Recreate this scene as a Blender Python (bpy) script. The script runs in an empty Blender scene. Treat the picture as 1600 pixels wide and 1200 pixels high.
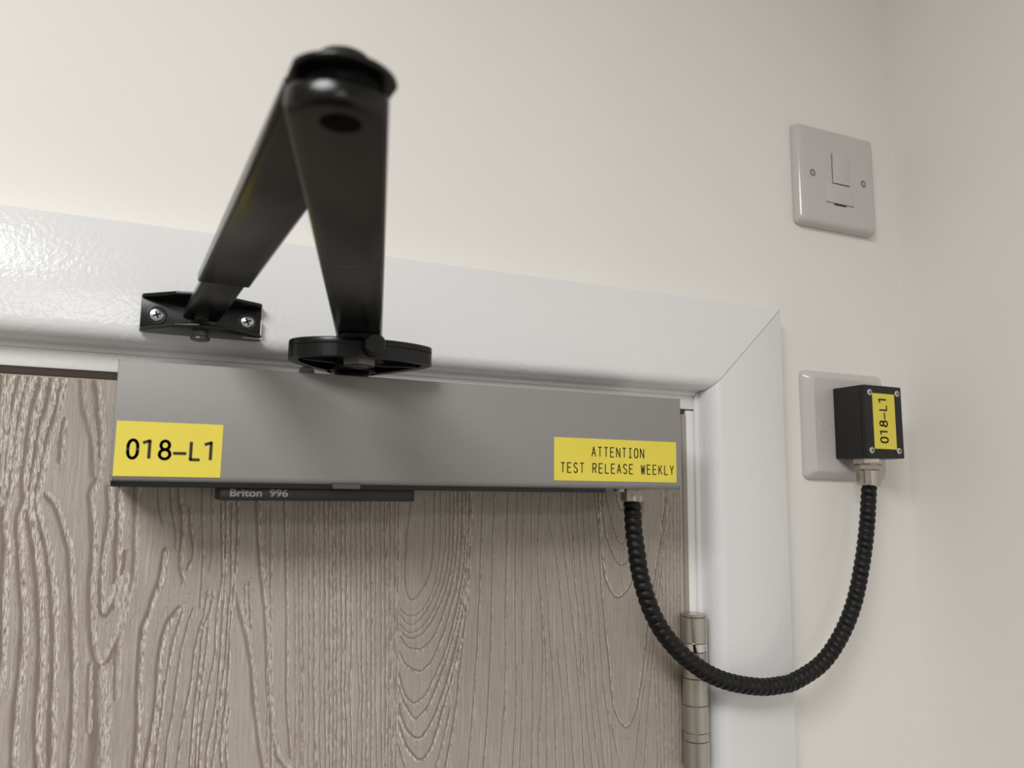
import bpy, bmesh, math, random
import numpy as np
from mathutils import Vector, Matrix

random.seed(3)
S = bpy.context.scene
COL = S.collection
PI = math.pi
FLOOR = 2.233          # height of the measuring origin above the floor

# ------------------------------------------------------------------ camera
cam_d = bpy.data.cameras.new('camera')
cam = bpy.data.objects.new('camera', cam_d)
COL.objects.link(cam)
yaw, pitch, roll = 0.4100, 0.1387, 0.0123
fwd = Vector((math.sin(yaw)*math.cos(pitch), math.cos(yaw)*math.cos(pitch), math.sin(pitch)))
rgt = Vector((math.cos(yaw), -math.sin(yaw), 0))
upv = rgt.cross(fwd)
r2 = math.cos(roll)*rgt + math.sin(roll)*upv
u2 = -math.sin(roll)*rgt + math.cos(roll)*upv
M = Matrix((r2, u2, -fwd)).transposed().to_4x4()
M.translation = Vector((-0.4504, -0.4658, -0.3050 + FLOOR))
cam.matrix_world = M
cam_d.sensor_width = 36.0
cam_d.lens = 1210/1600*36
cam_d.clip_start = 0.01
cam_d.dof.use_dof = True
cam_d.dof.focus_distance = 0.50
cam_d.dof.aperture_fstop = 13.0
S.camera = cam

# ------------------------------------------------------------------ world and lamps
w = bpy.data.worlds.new('world'); S.world = w
w.use_nodes = True
w.node_tree.nodes['Background'].inputs[0].default_value = (1.0, 0.98, 0.95, 1)
w.node_tree.nodes['Background'].inputs[1].default_value = 0.03

def panel_lamp(x, y, z, sx, sy, power, col=(1.0, 0.992, 0.985)):
    d = bpy.data.lights.new('ceiling_panel', 'AREA')
    d.shape = 'RECTANGLE'; d.size = sx; d.size_y = sy; d.energy = power; d.color = col
    o = bpy.data.objects.new('ceiling_panel', d); COL.objects.link(o)
    o.location = (x, y, z + FLOOR)      # an area lamp shines down its -Z
    return o
panel_lamp(-1.06, -1.00, 0.385, 0.6, 0.6, 22.5)
panel_lamp(-0.75, -2.80, 0.385, 0.6, 0.6, 19)
S.view_settings.view_transform = 'Standard'
S.view_settings.look = 'None'
S.view_settings.gamma = 1.0
S.view_settings.use_curve_mapping = False
S.view_settings.exposure = 0.03

# ------------------------------------------------------------------ helpers
def srgb(r, g, b):
    def f(c):
        c /= 255
        return c/12.92 if c <= .04045 else ((c+.055)/1.055)**2.4
    return (f(r), f(g), f(b), 1)

def mat(name, col, rough=.5, metal=0, noise=0, scale=200, bump=0, bscale=400, stretch=(1, 1, 1), spec=.5, coat=0):
    m = bpy.data.materials.new(name); m.use_nodes = True
    nt = m.node_tree; b = nt.nodes['Principled BSDF']
    b.inputs['Base Color'].default_value = col
    b.inputs['Roughness'].default_value = rough
    b.inputs['Metallic'].default_value = metal
    b.inputs['Specular IOR Level'].default_value = spec
    if coat:
        b.inputs['Coat Weight'].default_value = coat
        b.inputs['Coat Roughness'].default_value = .12
    tc = nt.nodes.new('ShaderNodeTexCoord'); mp = nt.nodes.new('ShaderNodeMapping')
    mp.inputs['Scale'].default_value = stretch
    nt.links.new(tc.outputs['Object'], mp.inputs['Vector'])
    if noise:
        n = nt.nodes.new('ShaderNodeTexNoise'); n.inputs['Scale'].default_value = scale
        n.inputs['Detail'].default_value = 4
        nt.links.new(mp.outputs[0], n.inputs['Vector'])
        r = nt.nodes.new('ShaderNodeValToRGB')
        lo = [max(0, c*(1-noise)) for c in col[:3]]; hi = [min(1, c*(1+noise)) for c in col[:3]]
        r.color_ramp.elements[0].position = .3; r.color_ramp.elements[1].position = .7
        r.color_ramp.elements[0].color = (*lo, 1); r.color_ramp.elements[1].color = (*hi, 1)
        nt.links.new(n.outputs['Fac'], r.inputs[0]); nt.links.new(r.outputs[0], b.inputs['Base Color'])
    if bump:
        n2 = nt.nodes.new('ShaderNodeTexNoise'); n2.inputs['Scale'].default_value = bscale
        n2.inputs['Detail'].default_value = 3
        nt.links.new(mp.outputs[0], n2.inputs['Vector'])
        bp = nt.nodes.new('ShaderNodeBump'); bp.inputs['Strength'].default_value = bump
        bp.inputs['Distance'].default_value = .001
        nt.links.new(n2.outputs['Fac'], bp.inputs['Height']); nt.links.new(bp.outputs[0], b.inputs['Normal'])
    return m

M_WALL = mat('wall_paint', srgb(238, 235, 230), .75, noise=.012, scale=6, bump=.12, bscale=260)
M_CEIL = mat('ceiling_paint', srgb(238, 236, 230), .8, bump=.1)
M_FLOOR = mat('floor_vinyl', srgb(92, 92, 92), .5, noise=.1, scale=40)
M_TRIM = mat('white_gloss_paint', srgb(230, 231, 231), .17, bump=.24, bscale=330)
M_LINE = mat('white_satin_paint', srgb(232, 231, 228), .3, bump=.25, bscale=300)
M_COVER = mat('grey_powder_coat', srgb(143, 141, 139), .5, noise=.03, scale=900, bump=.05, bscale=2200)
M_BLACK = mat('black_coated_metal', srgb(12, 12, 13), .3, noise=.25, scale=300, bump=.04, bscale=1500, spec=.38)
M_ARM = mat('black_satin_arm', srgb(12, 12, 11), .22, noise=.2, scale=120, bump=.03, bscale=900, spec=.35)
M_BODY = mat('black_plastic_body', srgb(16, 16, 17), .5)
M_BOX = mat('black_abs_plastic', srgb(24, 24, 25), .55, noise=.15, scale=700, bump=.25, bscale=1800)
M_RUB = mat('black_conduit_plastic', srgb(11, 11, 12), .48, spec=.35)
M_YEL = mat('yellow_label', srgb(232, 214, 78), .38, noise=.015, scale=60)
M_INK = mat('black_print', srgb(30, 27, 16), .5)
M_GREYINK = mat('grey_print', srgb(128, 128, 130), .5)
M_PLATE = mat('moulded_white_plastic', srgb(203, 198, 197), .17)
M_SLOT_SHADE = mat('slot_shade', srgb(40, 38, 36), .7)  # shade inside slots and gaps, painted as a dark fill
M_ZINC = mat('zinc_screw', srgb(190, 195, 196), .28, metal=1)
M_WHITESCREW = mat('screw_head_grey', srgb(205, 207, 205), .35, metal=.6)
M_STEEL = mat('brushed_steel', srgb(184, 180, 172), .3, metal=.95, noise=.06, scale=60, stretch=(30, 30, .5))
M_HOLE_SHADE = mat('hole_shade', srgb(4, 4, 4), .9, spec=.1)  # shade of an open hole put into a black colour
M_TAB = mat('dark_grey_metal', srgb(84, 84, 82), .5)
M_DULL = mat('dull_zinc', srgb(120, 119, 115), .4, metal=.8)
M_POLISH = mat('polished_steel', srgb(215, 214, 210), .12, metal=1)
M_NICKEL = mat('nickel_brass', srgb(190, 184, 172), .22, metal=1)
M_SEAL = mat('taupe_seal', srgb(158, 151, 143), .6, noise=.05, scale=200)
M_DARKSEAL = mat('brown_seal', srgb(62, 46, 36), .7)
M_CHIP = mat('white_paint_smear', srgb(225, 225, 222), .4)

def finish(bm, name, m, parent=None, sharp=35):
    bmesh.ops.recalc_face_normals(bm, faces=bm.faces)
    me = bpy.data.meshes.new(name)
    off = Vector((0, 0, FLOOR))
    if parent is not None:
        p = parent; loc = Vector((0, 0, 0))
        while p is not None:
            loc += p.location; p = p.parent
        off = off - loc
    bm.transform(Matrix.Translation(off))
    bm.to_mesh(me); bm.free()
    for mm in (m if isinstance(m, (list, tuple)) else [m]):
        me.materials.append(mm)
    for p in me.polygons: p.use_smooth = True
    me.set_sharp_from_angle(angle=math.radians(sharp))
    o = bpy.data.objects.new(name, me); COL.objects.link(o)
    if parent is not None: o.parent = parent
    return o

def thing(name, label, cat, loc, group=None):
    o = bpy.data.objects.new(name, None); COL.objects.link(o)
    o.empty_display_size = .02
    o.location = (loc[0], loc[1], loc[2] + FLOOR)
    o['label'] = label; o['category'] = cat
    if group: o['group'] = group
    return o

def structure(o, label=None, cat=None):
    o['kind'] = 'structure'
    if label: o['label'] = label
    if cat: o['category'] = cat
    return o

def bevel(bm, w, seg=2, edges=None):
    bmesh.ops.bevel(bm, geom=list(edges) if edges is not None else list(bm.edges), offset=w, segments=seg, affect='EDGES', profile=.5, clamp_overlap=True)

def box(bm, x0, x1, y0, y1, z0, z1, bev=0, seg=2):
    t = bmesh.new()
    bmesh.ops.create_cube(t, size=1)
    for v in t.verts:
        v.co = Vector((x0 if v.co.x < 0 else x1, y0 if v.co.y < 0 else y1, z0 if v.co.z < 0 else z1))
    if bev: bevel(t, bev, seg)
    join(bm, t)
    return bm

def join(bm, t):
    me = bpy.data.meshes.new('tmp'); t.to_mesh(me); t.free()
    bm.from_mesh(me); bpy.data.meshes.remove(me)

def prism(bm, pts, axis, a, b, bev=0, seg=2, mi=0):
    """polygon pts in the two remaining axes, extruded along axis from a to b"""
    t = bmesh.new()
    def mk(p, h):
        return {'z': (p[0], p[1], h), 'y': (p[0], h, p[1]), 'x': (h, p[0], p[1])}[axis]
    lo = [t.verts.new(mk(p, a)) for p in pts]; hi = [t.verts.new(mk(p, b)) for p in pts]
    n = len(pts)
    f1 = t.faces.new(lo[::-1]); f2 = t.faces.new(hi)
    for i in range(n):
        t.faces.new((lo[i], lo[(i+1) % n], hi[(i+1) % n], hi[i]))
    bmesh.ops.recalc_face_normals(t, faces=t.faces)
    if bev:
        es = set(f1.edges) | set(f2.edges)
        bevel(t, bev, seg, es)
    for f in t.faces: f.material_index = mi
    join(bm, t)
    return bm

def lathe(bm, c, axis, prof, seg=32, phase=0, mi=0):
    """prof: list of (radius, height along axis); c: origin"""
    ax = Vector(axis).normalized()
    u = ax.orthogonal().normalized() if abs(ax.z) < .9 else Vector((1, 0, 0))
    v = ax.cross(u).normalized()
    c = Vector(c); rings = []
    for r, h in prof:
        if r <= 1e-9:
            rings.append([bm.verts.new(c + ax*h)])
        else:
            rings.append([bm.verts.new(c + ax*h + r*(math.cos(2*PI*k/seg+phase)*u + math.sin(2*PI*k/seg+phase)*v)) for k in range(seg)])
    for A, B in zip(rings, rings[1:]):
        for k in range(seg):
            k2 = (k+1) % seg
            if len(A) == 1 and len(B) == 1: continue
            if len(A) == 1: f = bm.faces.new((A[0], B[k], B[k2]))
            elif len(B) == 1: f = bm.faces.new((A[k], A[k2], B[0]))
            else: f = bm.faces.new((A[k], A[k2], B[k2], B[k]))
            f.material_index = mi
    return bm

def cyl(bm, c, axis, r, h0, h1, bev=.0004, seg=32, phase=0):
    return lathe(bm, c, axis, [(0, h0), (r-bev, h0), (r, h0+bev), (r, h1-bev), (r-bev, h1), (0, h1)], seg, phase)

def catmull(pts, n):
    P = [Vector(p) for p in pts]; P = [2*P[0]-P[1]] + P + [2*P[-1]-P[-2]]
    out = []
    for i in range(1, len(P)-2):
        for k in range(n):
            t = k/n; a, b, c, d = P[i-1], P[i], P[i+1], P[i+2]
            out.append(.5*((2*b) + (c-a)*t + (2*a-5*b+4*c-d)*t*t + (3*b-a-3*c+d)*t**3))
    out.append(P[-2])
    return out

def resample(pts, step):
    out = [pts[0]]; acc = 0.0
    L = [0]
    for a, b in zip(pts, pts[1:]): L.append(L[-1]+(b-a).length)
    n = max(2, int(round(L[-1]/step))); j = 0
    for i in range(1, n+1):
        s = L[-1]*i/n
        while j < len(L)-2 and L[j+1] < s: j += 1
        t = (s-L[j])/max(1e-9, L[j+1]-L[j])
        out.append(pts[j].lerp(pts[j+1], min(1, t)))
    return out, L[-1]

def roundpoly(pts, r, seg=6):
    """round the corners of a polygon; r a number or one per corner"""
    out = []; n = len(pts)
    for i in range(n):
        p = Vector(pts[i]); a = Vector(pts[i-1]); b = Vector(pts[(i+1) % n])
        rr = r[i] if isinstance(r, (list, tuple)) else r
        if rr <= 0: out.append((p.x, p.y)); continue
        d1 = (a-p).normalized(); d2 = (b-p).normalized()
        ang = d1.angle(d2); t = min(rr/math.tan(ang/2), .49*(a-p).length, .49*(b-p).length)
        q1 = p+d1*t; q2 = p+d2*t
        for k in range(seg+1):
            s = k/seg
            q = (1-s)**2*q1 + 2*s*(1-s)*p + s*s*q2
            out.append((q.x, q.y))
    return out

# stroke lettering: polylines on a cell 0..1 wide, 0..1 tall
def arc(cx, cy, rx, ry, a0, a1, n=12):
    return [(cx+rx*math.cos(math.radians(a0+(a1-a0)*k/n)), cy+ry*math.sin(math.radians(a0+(a1-a0)*k/n))) for k in range(n+1)]
GLYPH = {
 'A': [[(0, 0), (.5, 1), (1, 0)], [(.2, .36), (.8, .36)]],
 'T': [[(0, 1), (1, 1)], [(.5, 1), (.5, 0)]],
 'E': [[(1, 1), (.05, 1), (.05, 0), (1, 0)], [(.05, .53), (.85, .53)]],
 'N': [[(.03, 0), (.03, 1), (.97, 0), (.97, 1)]],
 'I': [[(.12, 1), (.88, 1)], [(.5, 1), (.5, 0)], [(.12, 0), (.88, 0)]],
 'O': [arc(.5, .68, .48, .32, 0, 180) + arc(.5, .32, .48, .32, 180, 360) + [(.98, .68)]],
 'S': [arc(.5, .76, .44, .24, 20, 180, 9) + [(.1, .66)] + [(.5, .51), (.9, .36)] + arc(.5, .24, .45, .24, 0, -160, 9)],
 'R': [[(.05, 0), (.05, 1), (.55, 1)] + arc(.55, .75, .4, .25, 90, -90, 9) + [(.05, .5)], [(.5, .5), (.98, 0)]],
 'L': [[(.08, 1), (.08, 0), (1, 0)]],
 'W': [[(0, 1), (.22, 0), (.5, .85), (.78, 0), (1, 1)]],
 'K': [[(.05, 0), (.05, 1)], [(.95, 1), (.08, .4)], [(.36, .6), (1, 0)]],
 'Y': [[(0, 1), (.5, .47), (1, 1)], [(.5, .47), (.5, 0)]],
 '0': [arc(.5, .64, .5, .36, 0, 180, 14) + arc(.5, .36, .5, .36, 180, 360, 14) + [(1, .64)]],
 '1': [[(.05, .86), (.75, .985), (.75, 0)]],
 '8': [arc(.5, .76, .41, .24, 0, 360, 20), arc(.5, .26, .5, .26, 0, 360, 22)],
 '-': [[(0, .33), (1, .33)]],
}
def strokes(bm, ch, x, z, wd, ht, th, put):
    """flat strokes of one letter; put(a, b) maps label plane metres to a point"""
    for line in GLYPH[ch]:
        q = [(x + p[0]*wd, z + p[1]*ht) for p in line]
        for (ax, az), (bx, bz) in zip(q, q[1:]):
            L = math.hypot(bx-ax, bz-az)
            if L < 1e-7: continue
            dx, dz = (bx-ax)/L, (bz-az)/L; nx, nz = -dz*th/2, dx*th/2
            bm.faces.new([bm.verts.new(put(*c)) for c in ((ax+nx, az+nz), (ax-nx, az-nz), (bx-nx, bz-nz), (bx+nx, bz+nz))])
        for i, (cx, cz) in enumerate(q):
            if 0 < i < len(q)-1 or q[0] == q[-1]:
                bm.faces.new([bm.verts.new(put(cx+th/2*math.cos(k*PI/4), cz+th/2*math.sin(k*PI/4))) for k in range(8)])

# ------------------------------------------------------------------ the room
XR, XL, YB, YF, ZC = 0.1172, -3.1, 0.12, -4.0, 0.40
HX0, HX1, HZ = -0.9515, -0.1025, -0.2335     # outline the architrave follows
bm = bmesh.new()
box(bm, HX1+.004, XR+.1, 0, YB, -FLOOR, ZC)
box(bm, XL-.1, HX0-.004, 0, YB, -FLOOR, ZC)
box(bm, HX0-.004, HX1+.004, 0, YB, HZ+.004, ZC)
structure(finish(bm, 'wall_back', M_WALL))
bm = bmesh.new(); box(bm, XR, XR+.1, YF, 0, -FLOOR, ZC); structure(finish(bm, 'wall_right', M_WALL))
bm = bmesh.new(); box(bm, XL-.1, XL, YF, 0, -FLOOR, ZC); structure(finish(bm, 'wall_left', M_WALL))
bm = bmesh.new(); box(bm, XL-.1, XR+.1, YF-.1, YF, -FLOOR, ZC); structure(finish(bm, 'wall_front', M_WALL))
bm = bmesh.new(); box(bm, XL-.1, XR+.1, YF-.1, YB+.3, -FLOOR-.05, -FLOOR); structure(finish(bm, 'floor', M_FLOOR))
bm = bmesh.new(); box(bm, XL-.1, XR+.1, YF-.1, YB, ZC, ZC+.05); structure(finish(bm, 'ceiling', M_CEIL))

# frame lining: head and two jambs
HB, JX1, JX0 = -0.2434, -0.1088, -0.9550
bm = bmesh.new(); box(bm, JX0-.02, JX1+.02, .0, .115, HB, HZ+.006, .0008); structure(finish(bm, 'trim_1', M_LINE), 'white painted door frame head lining above the door')
bm = bmesh.new(); box(bm, JX1, JX1+.013, .0005, .115, -FLOOR, HB-.0006, .0014); structure(finish(bm, 'trim_2', M_LINE), 'white painted door frame jamb beside the hinge')
bm = bmesh.new(); box(bm, JX0-.013, JX0, .0005, .115, -FLOOR, HB-.0006, .0014); structure(finish(bm, 'trim_3', M_LINE), 'white painted door frame jamb on the lock side')

# architrave: head and legs with an ovolo inner edge, mitred at the corners
W = .0695
prof = [(0, 0), (0, -.0010), (.0004, -.0016), (.0022, -.0019), (.0029, -.0024)]           # (distance from inner edge, y)
for k in range(0, 15):
    a = PI/2*(14-k)/14
    prof.append((.0138 - .0105*math.sin(a)**.9, -.0034 - .0146*max(0, math.cos(a))**.8))
prof += [(.020, -.0180), (W-.0012, -.0180), (W-.0003, -.0177), (W, -.0168), (W, 0)]
def moulding(pA, pB, inward, mA, mB, wav=0):
    """sweep prof from pA to pB (x, z of the inner corner); mitre shift mA, mB per unit distance out"""
    bm = bmesh.new(); rows = []
    n = 60 if wav else 1
    d = (pB-pA); L = d.length; d.normalize(); nrm = Vector(inward)
    for i in range(n+1):
        t = i/n; row = []
        for dist, y in prof:
            a = pA + nrm*dist + d*(mA*dist); b = pB + nrm*dist + d*(mB*dist)
            q = a.lerp(b, t)
            row.append(bm.verts.new((q.x, y, q.y)))
        rows.append(row)
    for A, B in zip(rows, rows[1:]):
        for k in range(len(prof)-1):
            bm.faces.new((A[k], A[k+1], B[k+1], B[k]))
        bm.faces.new((A[-1], A[0], B[0], B[-1]))
    bm.faces.new(rows[0]); bm.faces.new(rows[-1][::-1])
    return bm
g = .00030
bm = moulding(Vector((HX0, HZ)), Vector((HX1-g, HZ)), (0, 1), -1, 1)
structure(finish(bm, 'trim_4', M_TRIM, sharp=28), 'white gloss architrave across the top of the door')
bm = moulding(Vector((HX1, -FLOOR)), Vector((HX1, HZ-g)), (1, 0), 0, 1)
structure(finish(bm, 'trim_5', M_TRIM, sharp=28), 'white gloss architrave leg right of the door')
bm = moulding(Vector((HX0, -FLOOR)), Vector((HX0, HZ-g)), (-1, 0), 0, 1)
structure(finish(bm, 'trim_6', M_TRIM, sharp=28), 'white gloss architrave leg on the lock side')

# ------------------------------------------------------------------ door leaf
DX0, DX1, DT, DY = -0.9505, -0.1127, -0.2476, .0002
door = thing('door_1', 'limed oak effect door leaf with vertical grain below the closer', 'door', (DX1, .022, -FLOOR+.006))
del door['category']; door['kind'] = 'structure'
GRAIN = [
(20,100,[71,2,79,222,90,396]),
(20,100,[98,9,94,177,102,352,106,567]),
(21,100,[151,5,128,175,126,325,126,498,117,653]),
(21,100,[196,2,165,173,156,376,158,523,141,670,143,780,165,907,162,991,177,1208,191,1413,193,1551]),
(19,100,[243,7,220,197,212,374,206,566,228,643,195,738,217,866,225,961,258,1172,276,1338,275,1543,267,1704,284,1945,340,2743]),
(21,100,[297,4,287,167,258,284,252,443,240,565,243,695,268,807,300,963,332,1175,357,1385,363,1591,365,1795,390,1958,511,2749]),
(20,100,[337,10,328,191,300,327,290,442,274,565,266,652,307,781,348,911,358,964,389,1135,414,1389,426,1638,436,1802,446,1965,495,2763]),
(16,80,[366,234,363,342,363,440]),
(18,90,[316,617,350,651,397,764,437,878,450,966,477,1181,494,1394,515,1563,524,1771,529,1975,549,2775]),
(18,45,[431,3,447,158,473,229,505,337,527,516]),
(19,80,[495,-1,526,181,545,335,551,516,511,615,527,677,543,783,554,969,552,1099,569,1271,587,1400,626,1496,659,1422,712,1279,723,1149,727,1033]),
(17,90,[596,578,616,739,602,872,595,970,606,1187,619,1240,655,1146,679,1042,679,917]),
(45,80,[628,1522,646,1658,658,1826,663,1992,687,2792]),
(12,60,[578,1485,595,1803]),
(22,100,[650,0,650,583,658,725,665,878,674,1030,674,1120,673,1180]),
(17,60,[732,0,732,582,739,756,752,941,751,1081,733,1153,722,1230,705,1301,702,1478,710,1654]),
(6,30,[832,0,832,581,849,694,872,775]),
(8,40,[894,0,894,580,914,706,945,820,944,895]),
(13,60,[935,0,935,579,968,725,978,870,972,1008,996,1058]),
(10,60,[1005,693,1019,820,1041,934,1011,1021,992,1089]),
(7,60,[1058,0,1058,578,1072,757,1087,948,1090,1136,1089,1217]),
(6,40,[1109,0,1109,577,1120,757,1132,949,1125,1024]),
(17,100,[893,919,886,1067,852,1157,836,1248,814,1307,810,1486,817,1663,826,1781,826,1897,826,2012,826,2812]),
(15,100,[980,1224,945,1265,921,1325,905,1433,902,1552,905,1671,898,1817,883,1932,878,2018,832,2817]),
(9,90,[1001,1225,993,1286,984,1316,961,1406,954,1526,937,1614,933,1762,924,1879,920,2023,898,2823]),
(8,80,[1054,1228,1030,1319,1009,1440,995,1571,992,1709,982,1808,970,1884,968,2029,957,2829]),
(7,90,[1164,661,1180,886,1195,1077,1178,1202,1173,1327,1183,1482,1156,1633,1142,1783,1134,1931,1135,2050,1142,2850]),
(7,90,[1187,641,1202,886,1207,1078,1208,1204,1204,1329,1211,1453,1204,1637,1196,1788,1169,1935,1171,2054,1184,2854]),
(7,90,[1220,667,1229,887,1244,1079,1235,1236,1234,1330,1237,1486,1220,1699,1213,1880,1200,2058,1142,2856]),
(7,90,[1247,647,1260,823,1262,1079,1253,1237,1249,1331,1256,1549,1245,1823,1236,1972,1248,2063,1353,2856]),
(7,90,[1120,1137,1115,1262,1090,1322,1074,1444,1070,1577,1060,1685,1042,1773,1033,1890,1025,2036,981,2835]),
(7,90,[1150,1139,1142,1263,1107,1323,1107,1507,1095,1688,1089,1867,1089,2044,1089,2844]),
(6,90,[1137,1325,1131,1509,1113,1690,1112,1869,1118,2048,1145,2848]),
(6,90,[1272,1765,1259,1855,1262,1945,1278,2067,1382,2860]),
(16,60,[1276,1162,1289,1207,1311,1290,1341,1374,1362,1476,1388,1602,1402,1746,1420,1840,1447,1996,1474,2103,1670,2879]),
(6,70,[1314,1113,1333,1336,1365,1476]),
(6,70,[1335,1095,1358,1337]),
(15,70,[1357,640,1377,889,1417,1149,1446,1342,1469,1659,1508,1911,1540,2038,1573,2079,2075,2702]),
(9,60,[1506,639,1529,957,1555,1348,1568,1730,1609,2046]),
(4,40,[1405,693,1415,890,1434,1150,1445,1393,1453,1545,1456,1646,1466,1721,1472,1796,1472,1895,1486,2093,1542,2891]),
(6,73,[1432,692,1443,890,1456,1150,1468,1394,1483,1547,1484,1648,1491,1723,1497,1799,1498,1898,1510,2096,1558,2895]),
(4,49,[1562,639,1574,892,1588,1155,1601,1402,1610,1557,1613,1659,1618,1735,1625,1811,1629,1912,1636,2111,1664,2911]),
(4,45,[1586,638,1597,893,1611,1156,1625,1404,1638,1559,1643,1661,1640,1737,1650,1813,1656,1914,1666,2115,1706,2914]),
(5,44,[1608,638,1622,893,1632,1157,1644,1405,1656,1560,1657,1662,1666,1739,1664,1815,1670,1916,1681,2117,1725,2916]),
(4,57,[1640,638,1652,893,1667,1159,1681,1407,1686,1562,1690,1665,1698,1742,1701,1818,1701,1919,1712,2120,1756,2919]),
(4,74,[1664,638,1680,894,1693,1160,1706,1409,1715,1564,1714,1667,1723,1744,1730,1821,1731,1922,1742,2124,1785,2923]),
(6,59,[1673,638,1685,894,1698,1160,1715,1409,1716,1564,1722,1668,1730,1745,1727,1821,1738,1923,1752,2125,1807,2923]),
(4,35,[1705,638,1716,894,1731,1161,1743,1411,1748,1567,1753,1670,1761,1748,1762,1824,1761,1925,1777,2128,1840,2926]),
(6,62,[1732,637,1747,895,1759,1162,1770,1412,1778,1569,1783,1673,1786,1750,1789,1827,1796,1929,1807,2132,1850,2931]),
(5,74,[1759,637,1771,895,1784,1163,1797,1414,1804,1571,1803,1674,1809,1752,1818,1830,1816,1931,1829,2135,1880,2933]),
(5,67,[1780,637,1792,896,1805,1164,1819,1415,1825,1572,1831,1676,1835,1754,1838,1831,1843,1934,1847,2137,1863,2937]),
(6,51,[1802,637,1812,896,1826,1165,1839,1417,1844,1574,1846,1678,1856,1756,1857,1833,1860,1936,1865,2139,1885,2939]),
(6,72,[1831,637,1842,896,1854,1166,1868,1418,1876,1576,1874,1680,1880,1758,1886,1836,1892,1939,1899,2143,1926,2943]),
(6,67,[1857,636,1869,897,1885,1167,1892,1420,1897,1578,1895,1682,1901,1760,1909,1838,1919,1942,1922,2146,1934,2946]),
(4,79,[1890,636,1900,897,1909,1168,1924,1422,1929,1580,1919,1684,1927,1762,1934,1841,1945,1945,1954,2150,1989,2949]),
(5,42,[1918,636,1929,898,1943,1169,1955,1424,1966,1583,1979,1689,1983,1767,1981,1845,1979,1948,1981,2153,1989,2953]),
(6,57,[1947,636,1961,898,1972,1170,1983,1425,1990,1585,2000,1691,2005,1769,2000,1847,2010,1952,2013,2157,2025,2957]),
(5,67,[1976,636,1990,899,2003,1172,2012,1427,2020,1587,2024,1692,2028,1771,2034,1850,2029,1953,2039,2160,2078,2959]),
(6,65,[2005,635,2017,899,2031,1173,2042,1429,2047,1589,2051,1695,2054,1774,2057,1852,2061,1957,2066,2164,2085,2964]),
(4,38,[2036,635,2045,899,2059,1174,2063,1430,2075,1591,2075,1697,2078,1776,2081,1855,2091,1960,2101,2168,2139,2967]),
(5,52,[2068,635,2079,900,2091,1175,2099,1432,2108,1593,2107,1699,2115,1779,2115,1858,2120,1963,2132,2172,2178,2971]),
(5,63,[2093,635,2102,900,2116,1176,2125,1434,2133,1595,2131,1701,2141,1782,2145,1861,2141,1965,2152,2174,2194,2973]),
(6,42,[2128,635,2138,901,2149,1177,2162,1436,2166,1598,2170,1705,2173,1784,2171,1863,2176,1969,2192,2179,2253,2977]),
(5,51,[2159,634,2168,901,2180,1178,2186,1438,2196,1600,2201,1707,2197,1787,2202,1866,2208,1972,2217,2182,2251,2981]),
(4,60,[2108,635,2121,1108,2138,1649,2148,2174,2163,2974]),
(4,60,[2128,635,2141,1108,2157,1650,2167,2176,2182,2976]),
(4,60,[2157,634,2170,1109,2186,1653,2195,2179,2209,2979]),
(4,60,[2178,634,2191,1110,2206,1654,2215,2182,2229,2982]),
(8,40,[2246,634,2229,804,2220,972,2226,1180,2280,1251,2351,1171,2401,1075,2412,905,2415,762,2410,560,2410,0]),
(5,30,[2348,633,2349,975,2342,1115]),
(6,35,[2448,0,2448,560,2455,834,2452,1005,2419,1174,2348,1303,2283,1334,2223,1310,2205,1275]),
(6,42,[2487,0,2487,559,2491,835,2480,1034,2435,1202,2356,1338,2284,1389,2232,1359,2206,1316]),
(6,49,[2510,0,2510,559,2517,835,2507,1049,2451,1245,2365,1393,2285,1430,2241,1414,2205,1371]),
(7,56,[2537,0,2537,559,2543,835,2531,1078,2467,1274,2374,1428,2294,1465,2242,1448,2206,1398]),
(8,63,[2565,0,2565,558,2571,835,2554,1093,2498,1289,2434,1453,2354,1530,2303,1522,2252,1509,2205,1439]),
(8,70,[2593,0,2593,558,2600,836,2585,1109,2522,1346,2430,1590,2380,1634,2344,1661,2262,1621,2233,1589,2208,1533]),
(8,77,[2620,0,2620,558,2622,836,2609,1124,2553,1376,2511,1540,2433,1699,2384,1797,2310,1843,2261,1799,2230,1736,2206,1654]),
(9,84,[2647,0,2647,557,2642,836,2628,1124,2576,1377,2527,1555,2457,1742,2401,1865,2351,1907,2316,1934,2255,1845,2224,1776,2205,1721]),
(10,91,[2637,1125,2600,1406,2558,1585,2516,1733,2467,1865,2411,1980,2348,2051,2274,1999,2236,1923,2209,1827]),
(10,98,[2601,1477,2567,1655,2518,1815,2470,1973,2430,2102,2359,2180,2277,2091,2239,2015,2212,1920]),
(8,70,[2216,2026,2265,2162,2536,2915]),
(7,70,[2263,2959,2468,2186,2509,2031,2543,1886]),
(9,70,[2658,631,2651,1053,2630,1352,2605,1616,2586,1821,2561,2023,2521,2206,2350,2988]),
(6,60,[2732,0,2732,556,2724,983,2717,1413,2694,1831,2676,2103,2664,2237,2593,3034]),
(6,60,[2813,0,2813,555,2804,984,2804,1418,2794,1770,2783,2046,2764,2249,2689,3046]),
(6,60,[2904,0,2904,554,2902,987,2900,1423,2909,1850,2886,2126,2873,2262,2797,3058]),
(5,50,[2905,0,2905,554,2907,913,2896,1279,2905,1709,2894,1989,2874,2249,2813,3047]),
(5,50,[2972,0,2972,553,2964,988,2966,1427,2985,1857,2961,2259,2913,3058]),
(5,50,[3014,0,3014,553,3012,1137,3021,1574,3022,2001,3009,2265,2970,3064]),
(5,50,[3074,0,3074,552,3078,990,3082,1433,3099,1796,3090,2275,3075,3075]),
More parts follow.
